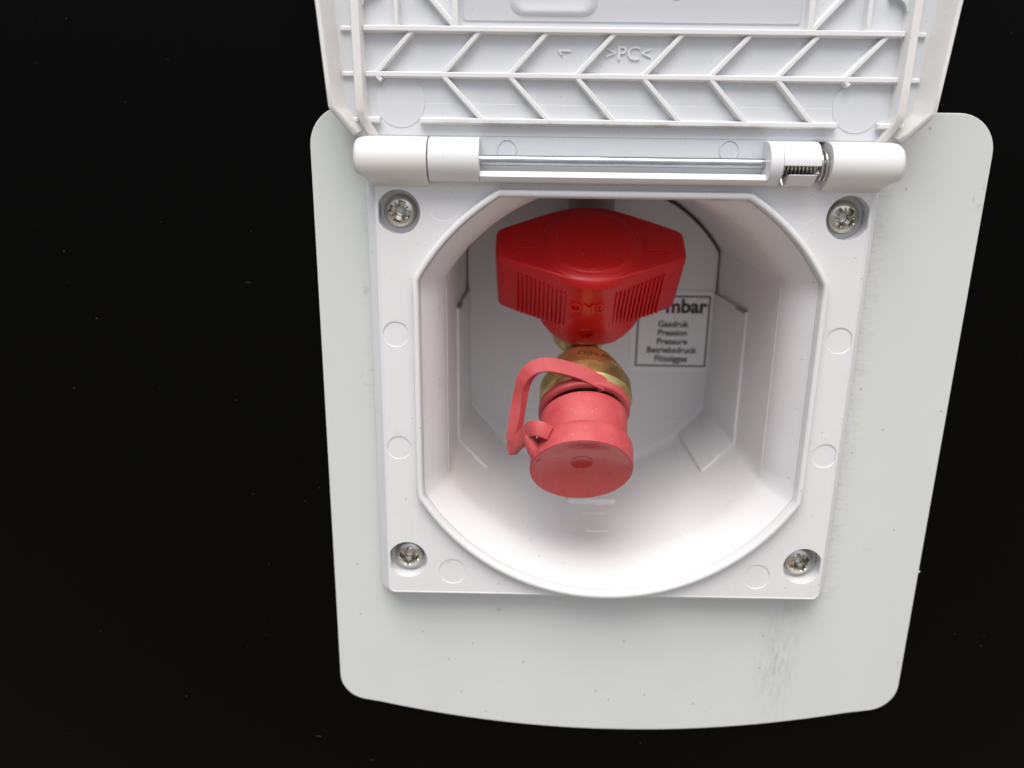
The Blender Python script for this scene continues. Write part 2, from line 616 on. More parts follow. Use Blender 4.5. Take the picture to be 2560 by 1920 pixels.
# =================================================================== GAS SOCKET BOX
v, f = loft([[(93.9, 7.3, -54.9), (93.9, 8.2, -54.9), (93.9, 8.2, -53.5), (93.9, 7.3, -53.5)], [(95.0, 7.6, -54.3), (95.0, 7.9, -54.3), (95.0, 7.9, -54.1), (95.0, 7.6, -54.1)]], True, True)
obj('edge_burr', v, f, M_PLATE, pl)
box_t = empty('gas_socket_box', (0, 7, -60), label='white plastic gas connection box with its hinged lid standing open', cat='gas box')
OFF = Vector((0, 7, -60))
def bobj(name, verts, faces, mat, parent=None, **kw):
    """a part of the box, given in wall coordinates"""
    o = obj(name, verts, faces, mat, None, **kw)
    o.parent = parent or box_t
    if parent is None:
        o.location = -OFF*S
    return o
def bplate(*a, **kw):
    o = curve_plate(*a, **kw)
    o.parent = box_t
    o.location = -OFF*S
    return o

SCREWS = [(-56.75, 48.98), (56.75, 48.98), (-56.75, -48.98), (56.75, -48.98)]
MARKS = [(-58.3, 17.4, 3.35), (-58.3, -14.6, 3.3), (58.6, 17.4, 3.45), (58.8, -15.0, 3.35),
         (-43.9, -52.5, 3.85), (43.9, -52.6, 3.8), (-45.3, 50.8, 3.75), (45.4, 51.3, 3.7)]
face_out = rrect(-62.3, 62.3, -59.5, 58.5, 1.6)
hole = outline(60.6, 52.6, 54.2)
bplate('front_flange', [face_out, hole] + [circle(x, z, 5.55, 48) for x, z in SCREWS] + [circle(x, z, r, 40) for x, z, r in MARKS],
       0.0, 4.65, M_WHITE, bev=0.14, res=1)
for x, z, r in MARKS:
    bplate('moulding_mark', [circle(x, z, r+0.05, 40)], 0.22 + (0.0 if z < 40 else -0.1), 3.0, M_WHITE)
# stepped skirt round the flange
A_ = rrect(-62.25, 62.25, -59.45, 58.5, 1.6)
B_ = rrect(-64.9, 64.9, -61.2, 61.5, 2.6)
B2 = rrect(-65.3, 65.3, -61.6, 62.0, 2.8)
hole_b = outline(60.2, 52.2, 53.8)
v, f = loft([at(rrect(-61.75, 61.75, -59, 58, 1.4), 0.1), at(rrect(-61.95, 61.95, -59.2, 58, 1.5), -0.1), at(rrect(-62.35, 62.35, -59.5, 58.2, 1.7), -0.12), at(rrect(-62.6, 62.6, -59.7, 58.8, 1.8), 0.1), at(B_, 3.4), at(B2, 3.9), at(B2, 6.95)])
bobj('flange_skirt', v, f, M_WHITE, sharp=50)
bplate('flange_floor', [rrect(-64.5, 64.5, -60.8, 61.4, 2), hole_b], 4.7, 6.9, M_WHITE)
# thin burr lip under the lower edge
bobj('lower_lip', *box(-25.5, 45, 0.6, 2.0, -60.3, -59.4), M_WHITE, bevel=0.1)

# raised rim and the well behind it, one moulded surface
prof = [(61.4, 53.4, 55.0, 0.6), (61.4, 53.4, 55.0, -1.9), (61.25, 53.25, 54.85, -2.35), (60.95, 52.95, 54.55, -2.6),
        (60.3, 52.3, 53.9, -2.6), (59.95, 51.95, 53.5, -2.45), (59.75, 51.72, 53.3, -2.1), (59.65, 51.6, 53.15, 0.1), (59.5, 51.45, 53.0, 0.3)]
v, f = loft([at(outline(a, b, c), d) for a, b, c, d in prof])
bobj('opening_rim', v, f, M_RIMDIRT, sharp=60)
def well_at(d):
    """radius, half width of the flats, top flat and centre height of the well at depth d"""
    k = max(0.0, 1-d/13.0)**2.1
    q = min(d, 80)
    return (54.3-0.0145*q+5.2*k, 46.1-0.02*q+5.4*k, 52.6-0.012*q+0.5*k, 2.2+0.0225*q)
prof = [well_at(d)+(d,) for d in (0.0, 0.6, 1.3, 2.2, 3.3, 4.6, 6.0, 7.6, 9.4, 11.4, 13, 18, 26, 34, 42, 50, 58, 66, 72, 79)]
v, f = loft([at(outline(a, b, c, cz), d) for a, b, c, cz, d in prof])
bobj('well', v, f, M_WELL, sharp=40)
# hairline mould seam along both flats
for sx in (-1, 1):
    q = sweep([(sx*45.9, 12.2, z) for z in (-26, -12, 0, 12, 29)], [(-.12, -.12), (.12, -.12), (.12, .12), (-.12, .12)], (0, 1, 0))
    bobj('mould_seam', *q, M_WHITE)
# back wall with a dark joint round it
v, f = prism([(x*0.987-0.1, (z-3.9)*0.985+3.25) for x, z in outline(*well_at(74))], 74.0, 76.0)
bobj('back_wall', v, f, M_WELL, bevel=0.2)
v, f = prism([(x*1.01, z*1.01) for x, z in outline(*well_at(79))], 78.9, 80.0)
bobj('well_bottom', v, f, M_PIPE)

# soft fillet between the floor of the well and its back wall
rows = []
for d, e in ((70.6, 0.02), (71.7, 0.3), (72.6, 0.8), (73.3, 1.4), (73.75, 2.1), (73.96, 2.9)):
    r, xf, zt, cz = well_at(d)
    lp = outline(r, xf, zt, cz)[14:71]
    rows.append([(x*(1-e/r), d, cz+(z-cz)*(1-e/r)) for x, z in lp])
v, f = loft(rows, closed=False)
bobj('well_fillet', v, f, M_WELL, sharp=60)

# liner tabs clipped into the lower corners of the well
def tab(sx):
    ds = (37.8, 37.9, 50.0, 62.0, 73.9)
    es = (0.05, 0.75, 1.0, 1.2, 1.4)
    N = 20
    rows = []
    for i in range(N):
        row = []
        for d, e in zip(ds, es):
            r, xf, zt, cz = well_at(d)
            a0 = -math.acos(xf/r)
            zc = cz+r*math.sin(a0)
            if i <= 8:
                x, z = xf, 17.6-(17.6-zc)*i/8
                nx, nz = -1.0, (0.25 if i == 8 else 0.0)
            else:
                t = a0-0.27*(i-8)/(N-9)
                x, z = r*math.cos(t), cz+r*math.sin(t)
                nx, nz = -math.cos(t), -math.sin(t)
            dd = d+(2.4*min(1, (i-8)/5) if i > 8 and d < 40 else 0)
            row.append((sx*(x+nx*e), dd, z+nz*e))
        rows.append(row)
    v, f = loft(rows, False, False, closed=False)
    b = len(v)
    # thin end faces
    for i in (0, N-1):
        for k, (d, e) in enumerate(zip(ds, es)):
            r, xf, zt, cz = well_at(d)
            if i == 0:
                q = (sx*(xf+0.3), d, 17.6)
            else:
                t = -math.acos(xf/r)-0.27
                q = (sx*(r+0.3)*math.cos(t), d+(2.4 if d < 40 else 0), cz+(r+0.3)*math.sin(t))
            v.append(q)
        o = b if i == 0 else b+len(ds)
        for k in range(len(ds)-1):
            f.append((i*len(ds)+k, i*len(ds)+k+1, o+k+1, o+k))
    return v, f
for sx in (-1, 1):
    bobj('liner_tab', *tab(sx), M_WELL, sharp=30)
# dark slits where the tabs' upper ends are cut free
for sx in (-1, 1):
    bobj('tab_slit', *box(sx*44.6-0.55, sx*44.6+0.55, 38.5, 48, 16.9, 17.7), M_PIPE)
# locating block and draft lines on the floor of the well
bobj('floor_block', *box(-8.0, 8.0, 43.0, 51, -52.0, -48.9), M_WHITE, bevel=0.3)
for y in (36.5, 24.5):
    q = sweep([(x, y, well_at(y)[3]-math.sqrt(well_at(y)[0]**2-x*x)+0.1) for x in (-3.6, -1.8, 0, 1.8, 3.6)], [(-.35, -.2), (.35, -.2), (.2, .12), (-.2, .12)], (0, 0, 1))
    bobj('draft_line', *q, M_WHITE)

# pressure label on the back wall
lab = bplate('pressure_label', [rrect(14.6, 44.0, -11.4, 18.4, 2.4)], 73.72, 74.05, M_LABEL, bev=0.05)
lab['label'] = 'white printed pressure label with black frame'
def lobj(name, v, f):
    o = obj(name, v, f, M_INK)
    o.parent = lab
    return o
fr = 0.6
V, F = join(box(16.7, 42.4, 73.68, 73.74, 16.0, 16.0+fr), box(16.7, 42.4, 73.68, 73.74, -9.5, -9.5+fr),
            box(16.7, 16.7+fr, 73.68, 73.74, -9.5, 16.2), box(42.4-fr, 42.4, 73.68, 73.74, -9.5, 16.2))
lobj('printed_frame', V, F)
def print_line(body, x, z, size, bold, align='CENTER'):
    v, f = text_mesh(body, size, 0.02, bold, align)
    v = [(x+a, 73.68-c, z+b) for a, b, c in v]
    lobj('printed_text', v, f)
print_line('mbar', 41.2, 12.6, 7.0, 0.24, 'RIGHT')
for body, z in (('Gasdruk', 6.2), ('Pression', 3.0), ('Pressure', -0.2), ('Betriebsdruck', -3.4), ('Flüssiggas', -6.6)):
    print_line(body, 29.6, z, 3.15, 0.085)

# ------------------------------------------------------------------ screws
def screw_mesh():
    n, m = 72, 22
    Rr = 4.3
    v, f = [], []
    def h(r, t):
        z = 2.1*math.sqrt(max(0, 1-(r/4.6)**2))
        if r > 3.95:
            z -= (r-3.95)*2.2
        # cross recess with tapering arms and the four small ticks between them
        x, y = r*math.cos(t), r*math.sin(t)
        d = 0.0
        for k in range(4):
            a = k*math.pi/2
            u, w = x*math.cos(a)+y*math.sin(a), -x*math.sin(a)+y*math.cos(a)
            if -0.5 < u < 2.75:
                d = max(d, min(1.0, max(0, (0.82-abs(w))/0.14))*min(1.0, (2.75-u)/0.35)*(2.9-0.55*max(0, u)))
            a += math.pi/4
            u, w = x*math.cos(a)+y*math.sin(a), -x*math.sin(a)+y*math.cos(a)
            if 0.4 < u < 2.5:
                d = max(d, min(1.0, max(0, (0.2-abs(w))/0.1))*0.5)
        if r < 1.25:
            d = max(d, 3.2-0.5*r)
        return z-d
    v.append((0, 0, h(0, 0)))
    for j in range(1, m+1):
        r = Rr*j/m
        for i in range(n):
            t = 2*math.pi*i/n
            v.append((r*math.cos(t), r*math.sin(t), h(r, t)))
    for i in range(n):
        f.append((0, 1+i, 1+(i+1) % n))
    for j in range(m-1):
        for i in range(n):
            a, b = 1+j*n+i, 1+j*n+(i+1) % n
            f.append((a, a+n, b+n, b))
    base = len(v)
    for i in range(n):
        t = 2*math.pi*i/n
        v.append((Rr*math.cos(t), Rr*math.sin(t), -0.6))
    for i in range(n):
        a, b = 1+(m-1)*n+i, 1+(m-1)*n+(i+1) % n
        f.append((a, base+i, base+(i+1) % n, b))
    # local z points out of the wall (-y)
    return [(x, -z, y) for x, y, z in v], f
sv, sf = screw_mesh()
first = None
for k, (x, z) in enumerate(SCREWS):
    if first is None:
        first = obj('screw', sv, sf, M_ZINC, None, sharp=28)
        o = first
    else:
        o = first.copy()
        col.objects.link(o)
    o.parent = box_t
    o.location = (Vector((x, 3.9, z))-OFF)*S
    o.rotation_euler = (R(random.uniform(-1.5, 1.5)), R((17, 41, 8, 63)[k]), 0)

# ------------------------------------------------------------------ hinge: ears on the box
HY, HZ, HR = -1.6, 61.9, 5.35
def barrel_profile(r=HR, back=5.9, top=None, low=55.7):
    """front half round, flat to the back; (y, z)"""
    q = []
    for i in range(19):
        t = R(90+180*i/18)
        q.append((HY+r*math.cos(t), HZ+r*math.sin(t)))
    q += [(back, HZ-r), (back, HZ+r)]
    return q
def ear(sx):
    xs_in, xs_out = 48.7, 66.6
    rings = []
    # rounded outer end, and the foot of the ear tapering down into the flange
    for x, k in ((xs_in, 0.97), (xs_in+0.3, 1.0), (xs_out-3.4, 1.0), (xs_out-2.0, 0.975), (xs_out-1.0, 0.92), (xs_out-0.35, 0.82), (xs_out, 0.66)):
        r = HR*k
        ring = []
        for i in range(17):
            t = R(78+150*i/16)
            ring.append((sx*x, HY+r*math.cos(t), HZ+r*math.sin(t)))
        foot = HZ-HR-1.3 if x < xs_out-2.5 else HZ-HR-1.3+(x-(xs_out-3.4))*0.9
        ring.append((sx*(x if x < 64 else 64+(x-64)*0.35), -0.02+0.02*k, max(foot, 54.6)))
        ring.append((sx*(x if x < 64 else 64+(x-64)*0.3), 6.0, max(foot, 54.6)))
        ring.append((sx*x, 6.0, HZ+r*0.97))
        rings.append(ring)
    v, f = loft(rings, True, True)
    return v, f
for sx in (-1, 1):
    e = bobj('hinge_ear', *ear(sx), M_IVORY, sharp=40)

# hinge pin and its spring
v, f = tube([(-50, HY, HZ), (0, HY, HZ), (50, HY, HZ)], 1.28, 24, (0, 0, 1))
bobj('hinge_pin', v, f, M_STEEL, sharp=40)
path = []
turns, x0, x1 = 9, 37.6, 46.0
for i in range(turns*16+1):
    t = i/16*2*math.pi
    path.append((x0+(x1-x0)*i/(turns*16), HY+2.0*math.cos(t), HZ-0.6+2.0*math.sin(t)))
for i in range(1, 2*20+1):
    t = i/20*2*math.pi
    rr = 2.0+min(1, i/8)*1.7
    path.append((x1+0.2+2.2*i/40, HY+rr*math.cos(t), HZ-0.3+rr*math.sin(t)))
v, f = tube(path, 0.36, 8)
leg = tube([(37.6, HY+0.2, HZ-1.6), (37.2, HY-2.6, HZ-2.4), (36.8, HY-4.4, HZ-3.8), (37.0, HY-4.9, HZ-5.0)], 0.36, 8)
v, f = join((v, f), leg)
bobj('hinge_spring', v, f, M_SPRING, sharp=50)

# ------------------------------------------------------------------ LID, standing open above the box
LZ0, LZ1 = 67.2, 214.0
def lid_out(z):                            # the lid gets a little wider towards its free end
    return 71.85+(z-73.4)*0.082
lid_loop = [(-67.2, LZ0), (-48.4, LZ0), (-48.4, 57.2), (46.2, 57.2), (46.2, LZ0), (67.2, LZ0), (71.0, 73.0), (lid_out(LZ1)-1.6, LZ1-10), (lid_out(LZ1)-9, LZ1), (-lid_out(LZ1)+9, LZ1), (-lid_out(LZ1)+1.6, LZ1-10), (-71.0, 73.0)]
lid = bplate('lid', [lid_loop], 0.5, 3.0, M_LID, bev=0.25)
lid['label'] = 'white ribbed lid seen from its inner side'
def lobj2(name, v, f, mat=M_LID, **kw):
    o = obj(name, v, f, mat, None, **kw)
    o.parent = lid
    return o
# outer rim: tall side walls that drop away towards the hinge
def rim(pts, prof):
    """pts: list of (x, z, nx, nz, height); prof: (across, up01) - across along inward normal"""
    rings = []
    for x, z, nx, nz, h in pts:
        rings.append([(x+nx*a, 0.6-h*u, z+nz*a) for a, u in prof])
    return loft(rings, True, True)
def rim_path(side, inset):
    o = []
    if inset == 0:
        for x, z, h in ((66.9, 67.25, 1.6), (68.2, 68.6, 3.4), (70.6, 71.7, 5.6), (71.85, 73.5, 6.6)):
            n = Vector((-0.8, 0.6)) if z < 73 else Vector((-0.95, 0.3)).normalized()
            o.append((side*x, z, side*n.x, n.y, h))
        for z in (80, 90, 100, 130, 170, 200):
            o.append((side*lid_out(z), z, -side, 0, 6.6))
        for x, z in ((lid_out(206), 206), (lid_out(LZ1)-4, 211.5), (lid_out(LZ1)-9, LZ1)):
            o.append((side*x, z, side*-0.7, -0.7, 6.6))
    else:
        for x, z, h in ((63.4, 67.3, 0.9), (64.3, 69.0, 2.0), (65.7, 71.6, 3.2), (66.0, 73.6, 3.7)):
            o.append((side*x, z, -side, 0, h))
        for z in (80, 90, 100, 130, 170, 196, 204):
            o.append((side*(66.0+(z-73)*0.012), z, -side, 0, 3.8))
    return o
PO = [(0, -0.2), (0, 0.93), (0.25, 1.0), (1.15, 1.0), (1.45, 0.93), (3.0, -0.02)]
PI_ = [(-0.3, -0.2), (0.0, 0.9), (0.25, 1.0), (2.0, 1.0), (2.25, 0.9), (2.65, -0.02)]
for s in (-1, 1):
    lobj2('outer_rim', *rim(rim_path(s, 0), PO), M_LIDRIM, sharp=50)
    lobj2('inner_rim', *rim(rim_path(s, 1), PI_), M_LIDRIM, sharp=50)
lobj2('outer_rim', *box(-70, 70, -6, 0.6, LZ1-1.6, LZ1), M_LIDRIM, bevel=0.3)
# ribs
def rib(x0, z0, x1, z1, w=1.0, h=1.9, mat=None):
    w *= 1.4
    d = Vector((x1-x0, z1-z0))
    L = d.length
    d /= L
    n = Vector((-d.y, d.x))
    pts = []
    rings = []
    for (x, z) in ((x0, z0), (x1, z1)):
        rings.append([(x+n.x*a, b, z+n.y*a) for a, b in ((-w*0.62, 0.6), (-w*0.40, 0.5-h), (w*0.40, 0.5-h), (w*0.62, 0.6))])
    v, f = loft(rings, True, True)
    return lobj2('rib', v, f, mat or M_RIB, bevel=0.18)
DX, DZ = 55.5, 75.3
for z in (91.5, 81.4):
    rib(-63.7, z, 63.7, z, 1.05 if z > 85 else 1.0, 2.2 if z > 85 else 1.9)
for a, b in ((-63.7, -60.4), (-50.6, 50.6), (60.4, 63.7)):
    rib(a, 71.0, b, 71.0, mat=M_RIBDIRT if a < -50 and b > 0 or a == -50.6 else None)
for k in range(8):
    xb = -61.1+16.0*k
    rib(xb, 81.4, xb+9.4, 91.5, 0.9, 1.85)
    if 0 < k < 7:
        rib(xb, 81.4, xb+9.8, 71.0, 0.9, 1.85)
    elif k == 0:
        rib(xb, 81.4, xb+1.4, 80.0, 0.9, 1.85)
    else:
        rib(xb, 81.4, xb+1.4, 80.0, 0.9, 1.85)
for x in (-55.8, -41.9, 41.4, 54.9):
    rib(x, 91.5, x, 172, 1.2 if abs(x) < 50 else 0.95, 2.0)
for s in (-1, 1):
    rib(s*42.2, 92.2, s*51.6, 102.5, 0.95)
    for k in range(1, 6):
        rib(s*42.2, 92.2+k*13, s*55, 92.2+k*13+10, 0.95)
    # lower end of the groove between the rims
    for z in (91.5, 81.4, 71.0):
        rib(s*65.9, z, s*69.3, z, 0.8, 0.9)
    o = lobj2('rib', *sweep([(s*(63.9-4.5*(1-math.cos(R(a)))), -0.2, 96.5-0+3.5*math.sin(R(a))-3.5*0) for a in range(0, 91, 15)], [(-.4, -1), (.4, -1), (.4, .8), (-.4, .8)], (0, -1, 0)), M_LID)
rib(-63.7, 172, 63.7, 172, 1.05)
rib(-63.7, 184, 63.7, 184, 1.0)
rib(-63.7, 196, 63.7, 196, 1.0)
for k in range(8):
    xb = -61.1+16.0*k
    rib(xb, 184, xb+9.4, 172, 0.9)
    rib(xb, 184, xb+9.4, 196, 0.9)
# pads where the ribs stop, and the slightly raised lower field
for s in (-1, 1):
    lobj2('round_pad', *prism(circle(s*DX, DZ, 6.0, 56), 0.26, 0.7), M_LID, bevel=0.05)
lobj2('lower_field', *box(-63.6, 63.6, 0.38, 0.7, 67.6, 75.0), M_LID, bevel=0.05)
# film panel with an embossed slot, its print cut by the frame
fp = lobj2('film_panel', *prism(rrect(-40.2, 39.6, 93.6, 171, 0.8), 0.18, 0.7), M_STICK, bevel=0.08)
v, f = loft([at(rrect(-28.6-0.6, -8.9+0.6, 94.6, 108.6, 3.2), 0.19), at(rrect(-28.4, -9.1, 95.2, 108, 3.0), -0.28), at(rrect(-27.6, -9.9, 96.0, 107.2, 2.6), -0.32),
             at(rrect(-26.8, -10.7, 96.9, 106.3, 2.2), 0.12)], False, True)
lobj2('embossed_slot', v, f, M_STICK, sharp=60)
v, f = text_mesh('g', 6.2, 0.02, 0.03)
v = [(9.95+a, 0.14-c, 101.8+b) for a, b, c in v]
lobj2('printed_letter', v, f, M_INK)
# raised lettering
v, f = text_mesh('>PC<', 4.4, 0.30, 0.02, spacing=1.02)
lobj2('raised_letters', [(-0.6+a*1.05, 0.42-c, 86.7+b) for a, b, c in v], f, M_RIB, sharp=30)
# the digit 1, lying on its side
one = [(0, 0), (0.5, 0), (0.5, 3.1), (0.12, 3.1), (-0.75, 2.45), (-0.75, 1.95), (0, 2.45)]
v, f = loft([[(-15.9-(b-1.55), 0.6, 87.0+a) for a, b in one], [(-15.9-(b-1.55), 0.1, 87.0+a) for a, b in one]], True, True)
lobj2('raised_letters', v, f, M_RIB, bevel=0.06, segs=1)

# hinge leaf of the lid: web, left block, channel under the pin, right block with window
lobj2('hinge_block', *extrude_x(barrel_profile(5.3, 2.8), -48.4, -36.0), M_WHITE, bevel=0.25)
cp = []
for i in range(9):
    t = R(226+44*i/8)
    cp.append((HY+5.3*math.cos(t), HZ+5.3*math.sin(t)))
cp += [(2.6, HZ-5.3), (2.6, HZ-3.4), (HY-0.2, HZ-3.2)]
for i in range(5):
    t = R(262-34*i/4)
    cp.append((HY+3.3*math.cos(t)-0.1, HZ+3.3*math.sin(t)))
lobj2('hinge_channel', *extrude_x(cp, -36.0, 33.8), M_WHITE, bevel=0.2)
bp = barrel_profile(5.3, 2.8)
lobj2('hinge_block', *extrude_x(bp, 33.8, 37.0), M_WHITE, bevel=0.25)
# right block: upper half shell, then the catch under its window
up_ = [(HY+5.3*math.cos(R(90+95*i/9)), HZ+5.3*math.sin(R(90+95*i/9))) for i in range(10)]
up_ += [(HY-3.2, HZ-0.4), (HY-1.8, HZ+2.8), (2.8, HZ+2.8), (2.8, HZ+5.3)]
lobj2('hinge_block', *extrude_x(up_, 37.0, 46.0), M_WHITE, bevel=0.2)
lo_ = [(HY+5.3*math.cos(R(207+63*i/7)), HZ+5.3*math.sin(R(207+63*i/7))) for i in range(8)]
lo_ += [(1.0, HZ-5.3), (1.0, HZ-3.6), (HY-2.6, HZ-2.5)]
lobj2('hinge_catch', *extrude_x(lo_, 38.6, 45.4), M_WHITE, bevel=0.25)
# two moulding discs in the web
for x, z, s in ((-29.4, 64.5, 1), (25.4, 65.0, 1)):
    v, f = loft([at(circle(x, z, 2.5, 40), 0.36), at(circle(x, z, 2.42, 40), 0.26), at(circle(x, z, 2.25, 40), 0.26), at(circle(x, z, 2.15, 40), 0.42)], False, False)
    lobj2('moulding_ring', v, f, M_LID)

# =================================================================== GAS VALVE
PH = 37.0
VO = (-6.0, 22.0, 40.5)
valve = empty('gas_valve', VO, (R(PH), 0, 0), label='brass gas valve with red wing knob inside the white well', cat='gas valve')
def vobj(name, v, f, mat, parent=None, **kw):
    o = obj(name, v, f, mat, None, **kw)
    o.parent = parent or valve
    return o
# local axes: z along the knob axis, -y along the outlet
BAX = Matrix(((1, 0, 0, -0.2), (0, 0, -1, 0), (0, 1, 0, -31.0), (0, 0, 0, 1)))
TILT = Matrix.Rotation(R(-2.3), 4, 'Z')

# --- knob
half = [(27.1, 0), (27.1, 2.6), (26.85, 3.8), (26.1, 4.9), (24.3, 5.9), (20.5, 7.7), (16.5, 9.5), (13, 11.1), (10, 12.4), (7.5, 13.4), (5.0, 14.25), (2.5, 14.75), (0, 14.9)]
plan = [(x, -y) for x, y in half] + [(-x, -y) for x, y in half[::-1][1:]] + [(-x, y*1.1+1.4*x/27) for x, y in half[1:]] + [(x, y*1.1+1.4*x/27) for x, y in half[::-1][1:-1]]
def inset(pl_, d):
    n = len(pl_)
    out = []
    for i in range(n):
        a, b, c = Vector(pl_[i-1]), Vector(pl_[i]), Vector(pl_[(i+1) % n])
        t = (c-a).normalized()
        nn = Vector((-t.y, t.x))
        if nn.dot(b) > 0:
            nn = -nn
        q = b+nn*d
        out.append((q.x, q.y))
    return out
def topz(x, y):
    r = abs(x)
    return -1.5-0.5*max(0, min(1, (r-11)/15.5))**1.2
CXK = 0.3
rings = []
rings.append([(x+CXK, y, -23.0) for x, y in inset(plan, 1.6)])
rings.append([(x+CXK, y, -22.7) for x, y in inset(plan, 0.9)])
rings.append([(x+CXK, y, -22.0) for x, y in inset(plan, 0.5)])
rings.append([(x+CXK, y, -12) for x, y in inset(plan, 0.2)])
for d, dz in ((0.0, -1.2), (0.04, -0.7), (0.2, -0.32), (0.5, -0.08), (0.9, 0.0)):
    rings.append([(x+CXK, y, topz(x, y)+dz) for x, y in inset(plan, d)])
base_pl = inset(plan, 0.9)
for s in (0.85, 0.65, 0.4, 0.15):
    rings.append([(x*s+CXK, y*s, topz(x*s, y*s)) for x, y in base_pl])
v, f = loft(rings, True, True)
knob = vobj('knob', v, f, M_RED, sharp=45)
knob['label'] = 'red plastic wing knob'
kr = Matrix.Translation((CXK, 0, 0))
v, f = revolve([(15.7, -3.8), (15.4, -2.6), (14.9, -1.85), (14.3, -1.45), (13.4, -1.2), (12.9, -1.05), (12.6, -0.75), (12.35, -0.4), (11.9, -0.2), (11.2, -0.1), (6, 0.15), (0.05, 0.22)], 72, kr, False, True)
vobj('knob_disc', v, f, M_RED, knob, sharp=24)
# low arrow-shaped steps either side of the disc
for s in (-1, 1):
    pts = [(s*15.6+CXK, -2.0), (s*21.0+CXK, -1.6), (s*21.4+CXK, -3.4), (s*25.0+CXK, -0.4), (s*25.4+CXK, 3.2), (s*16+CXK, 4.6)]
    rg = [[(x, y, topz(x-CXK, y)-0.25) for x, y in pts], [(x, y, topz(x-CXK, y)+0.28) for x, y in pts]]
    v, f = loft(rg, True, True)
    vobj('knob_step', v, f, M_RED, knob, bevel=0.15)
# hub under the wings with a pin hole
rings = []
for z, hx, hy, ex in ((-29.5, 9.6, 12.6, 3.4), (-29.5, 10.6, 13.5, 3.4), (-29.3, 11.2, 14.0, 3.3), (-28.8, 12.0, 14.3, 3.2), (-27.4, 13.8, 14.5, 3.0), (-25.6, 15.4, 14.6, 2.8), (-23.8, 16.3, 14.7, 2.6), (-22.4, 16.5, 14.8, 2.4), (-18, 15.0, 14.8, 2.1), (-8, 14.7, 14.65, 2.0)):
    ring = []
    for i in range(80):
        t = 2*math.pi*i/80
        c, s_ = math.cos(t), math.sin(t)
        ring.append((CXK+0.9+hx*math.copysign(abs(c)**(2/ex), c), hy*math.copysign(abs(s_)**(2/ex), s_), z))
    rings.append(ring)
v, f = loft(rings, True, True)
hub = vobj('knob_hub', v, f, M_RED, knob, sharp=40)
cut = obj('cutter', *revolve([(2.3, 13.7), (2.3, 20)], 32, Matrix(((1, 0, 0, CXK-0.4), (0, 0, -1, 0), (0, 1, 0, -23.4), (0, 0, 0, 1))), True, True), M_REDHOLE)
cut.parent = valve
bm_ = hub.modifiers.new('hole', 'BOOLEAN')
bm_.object = cut
bm_.operation = 'DIFFERENCE'
bm_.solver = 'EXACT'
dg = bpy.context.evaluated_depsgraph_get()
me2 = bpy.data.meshes.new_from_object(hub.evaluated_get(dg))
hub.modifiers.clear()
hub.data = me2
me2.set_sharp_from_angle(angle=R(35))
bpy.data.objects.remove(cut)
# grip ridges: 11 on each front wing
def wall_y(x):
    x = abs(x)
    for (xa, ya), (xb, yb) in zip(half[::-1], half[::-1][1:]):
        if xa <= x <= xb:
            return ya+(yb-ya)*(x-xa)/(xb-xa)
    return 5.0
for s in (-1, 1):
    for k in range(12):
        x = 7.3+1.22*k
        t = k/11
        zt, zb = -7.2+1.9*t, -20.9-0.5*t
        n = Vector((0.40*s, -0.916))
        tg = Vector((0.916, 0.40*s))
        y = -wall_y(x)
        rg = []
        for z, o_ in ((zb, 0.33), (zb+0.3, 0.42), (zt-0.3, 0.25), (zt, 0.1)):
            c = Vector((s*x+CXK, y))-n*0.5
            pr = []
            for a, b in ((-0.36, 0), (-0.2, 0.95), (0.2, 0.95), (0.36, 0)):
                q = c+tg*a+n*b
                pr.append((q.x, q.y, z))
            rg.append(pr)
        v, f = loft(rg, True, True)
        vobj('grip_ridge', v, f, M_RED, knob, sharp=30)
v, f = text_mesh('OMB', 4.7, 0.35, 0.0, spacing=0.98)
v = [(CXK-1.0+a, -math.sqrt(max(1, 14.95**2-(a-1.3)**2*0.6))-c, -12.2+b) for a, b, c in v]
vobj('raised_letters', v, f, M_REDLET, knob, sharp=30)
# --- brass body
vobj('stem', *revolve([(8.5, -28.4), (8.5, -33.5), (8.8, -34), (8.8, -41), (7, -43)], 48, None, True, True), M_BRASS)
F1 = Matrix.Translation((0, -25, -31)) @ Matrix.Rotation(R(-3.5), 4, 'X') @ Matrix.Translation((0, 25, 31)) @ BAX
v, f = revolve([(5.4, -9), (5.4, 21.4)], 48, Matrix.Translation((0, 0, -3.8)) @ BAX, True, True)
vobj('valve_body', v, f, M_BRASS, sharp=40)
v, f = revolve([(8.6, 20.8), (9.6, 21.6), (13.0, 29.3), (13.2, 29.7)], 96, F1, True, False)
cone = vobj('stamped_cone', v, f, M_BRASSD, sharp=12)
v, f = revolve([(13.2, 29.7), (13.3, 30.0), (13.3, 34.4), (13.05, 34.9), (11.5, 37.4), (11.2, 38.2), (11.2, 39.0)], 96, F1, False, True)
vobj('brass_collar', v, f, M_BRASS, sharp=16)
def stamp(body, size, ang0, depth, st=25.0):
    v, f = text_mesh(body, size, 0.10, 0.0, 'LEFT', 3)
    out = []
    for a, b, c in v:
        h = st-b                                    # letters stand with their tops towards the knob
        r = 9.6+(h-21.6)/7.7*3.4+c+depth
        t = ang0-a/12.4
        out.append(F1 @ Vector((r*math.cos(t), r*math.sin(t), h)))
    return out, f
v, f = stamp('DIN 4815-1', 3.6, R(104), 0.06, 26.0)
vobj('stamped_letters', v, f, M_STAMP, cone, sharp=30)
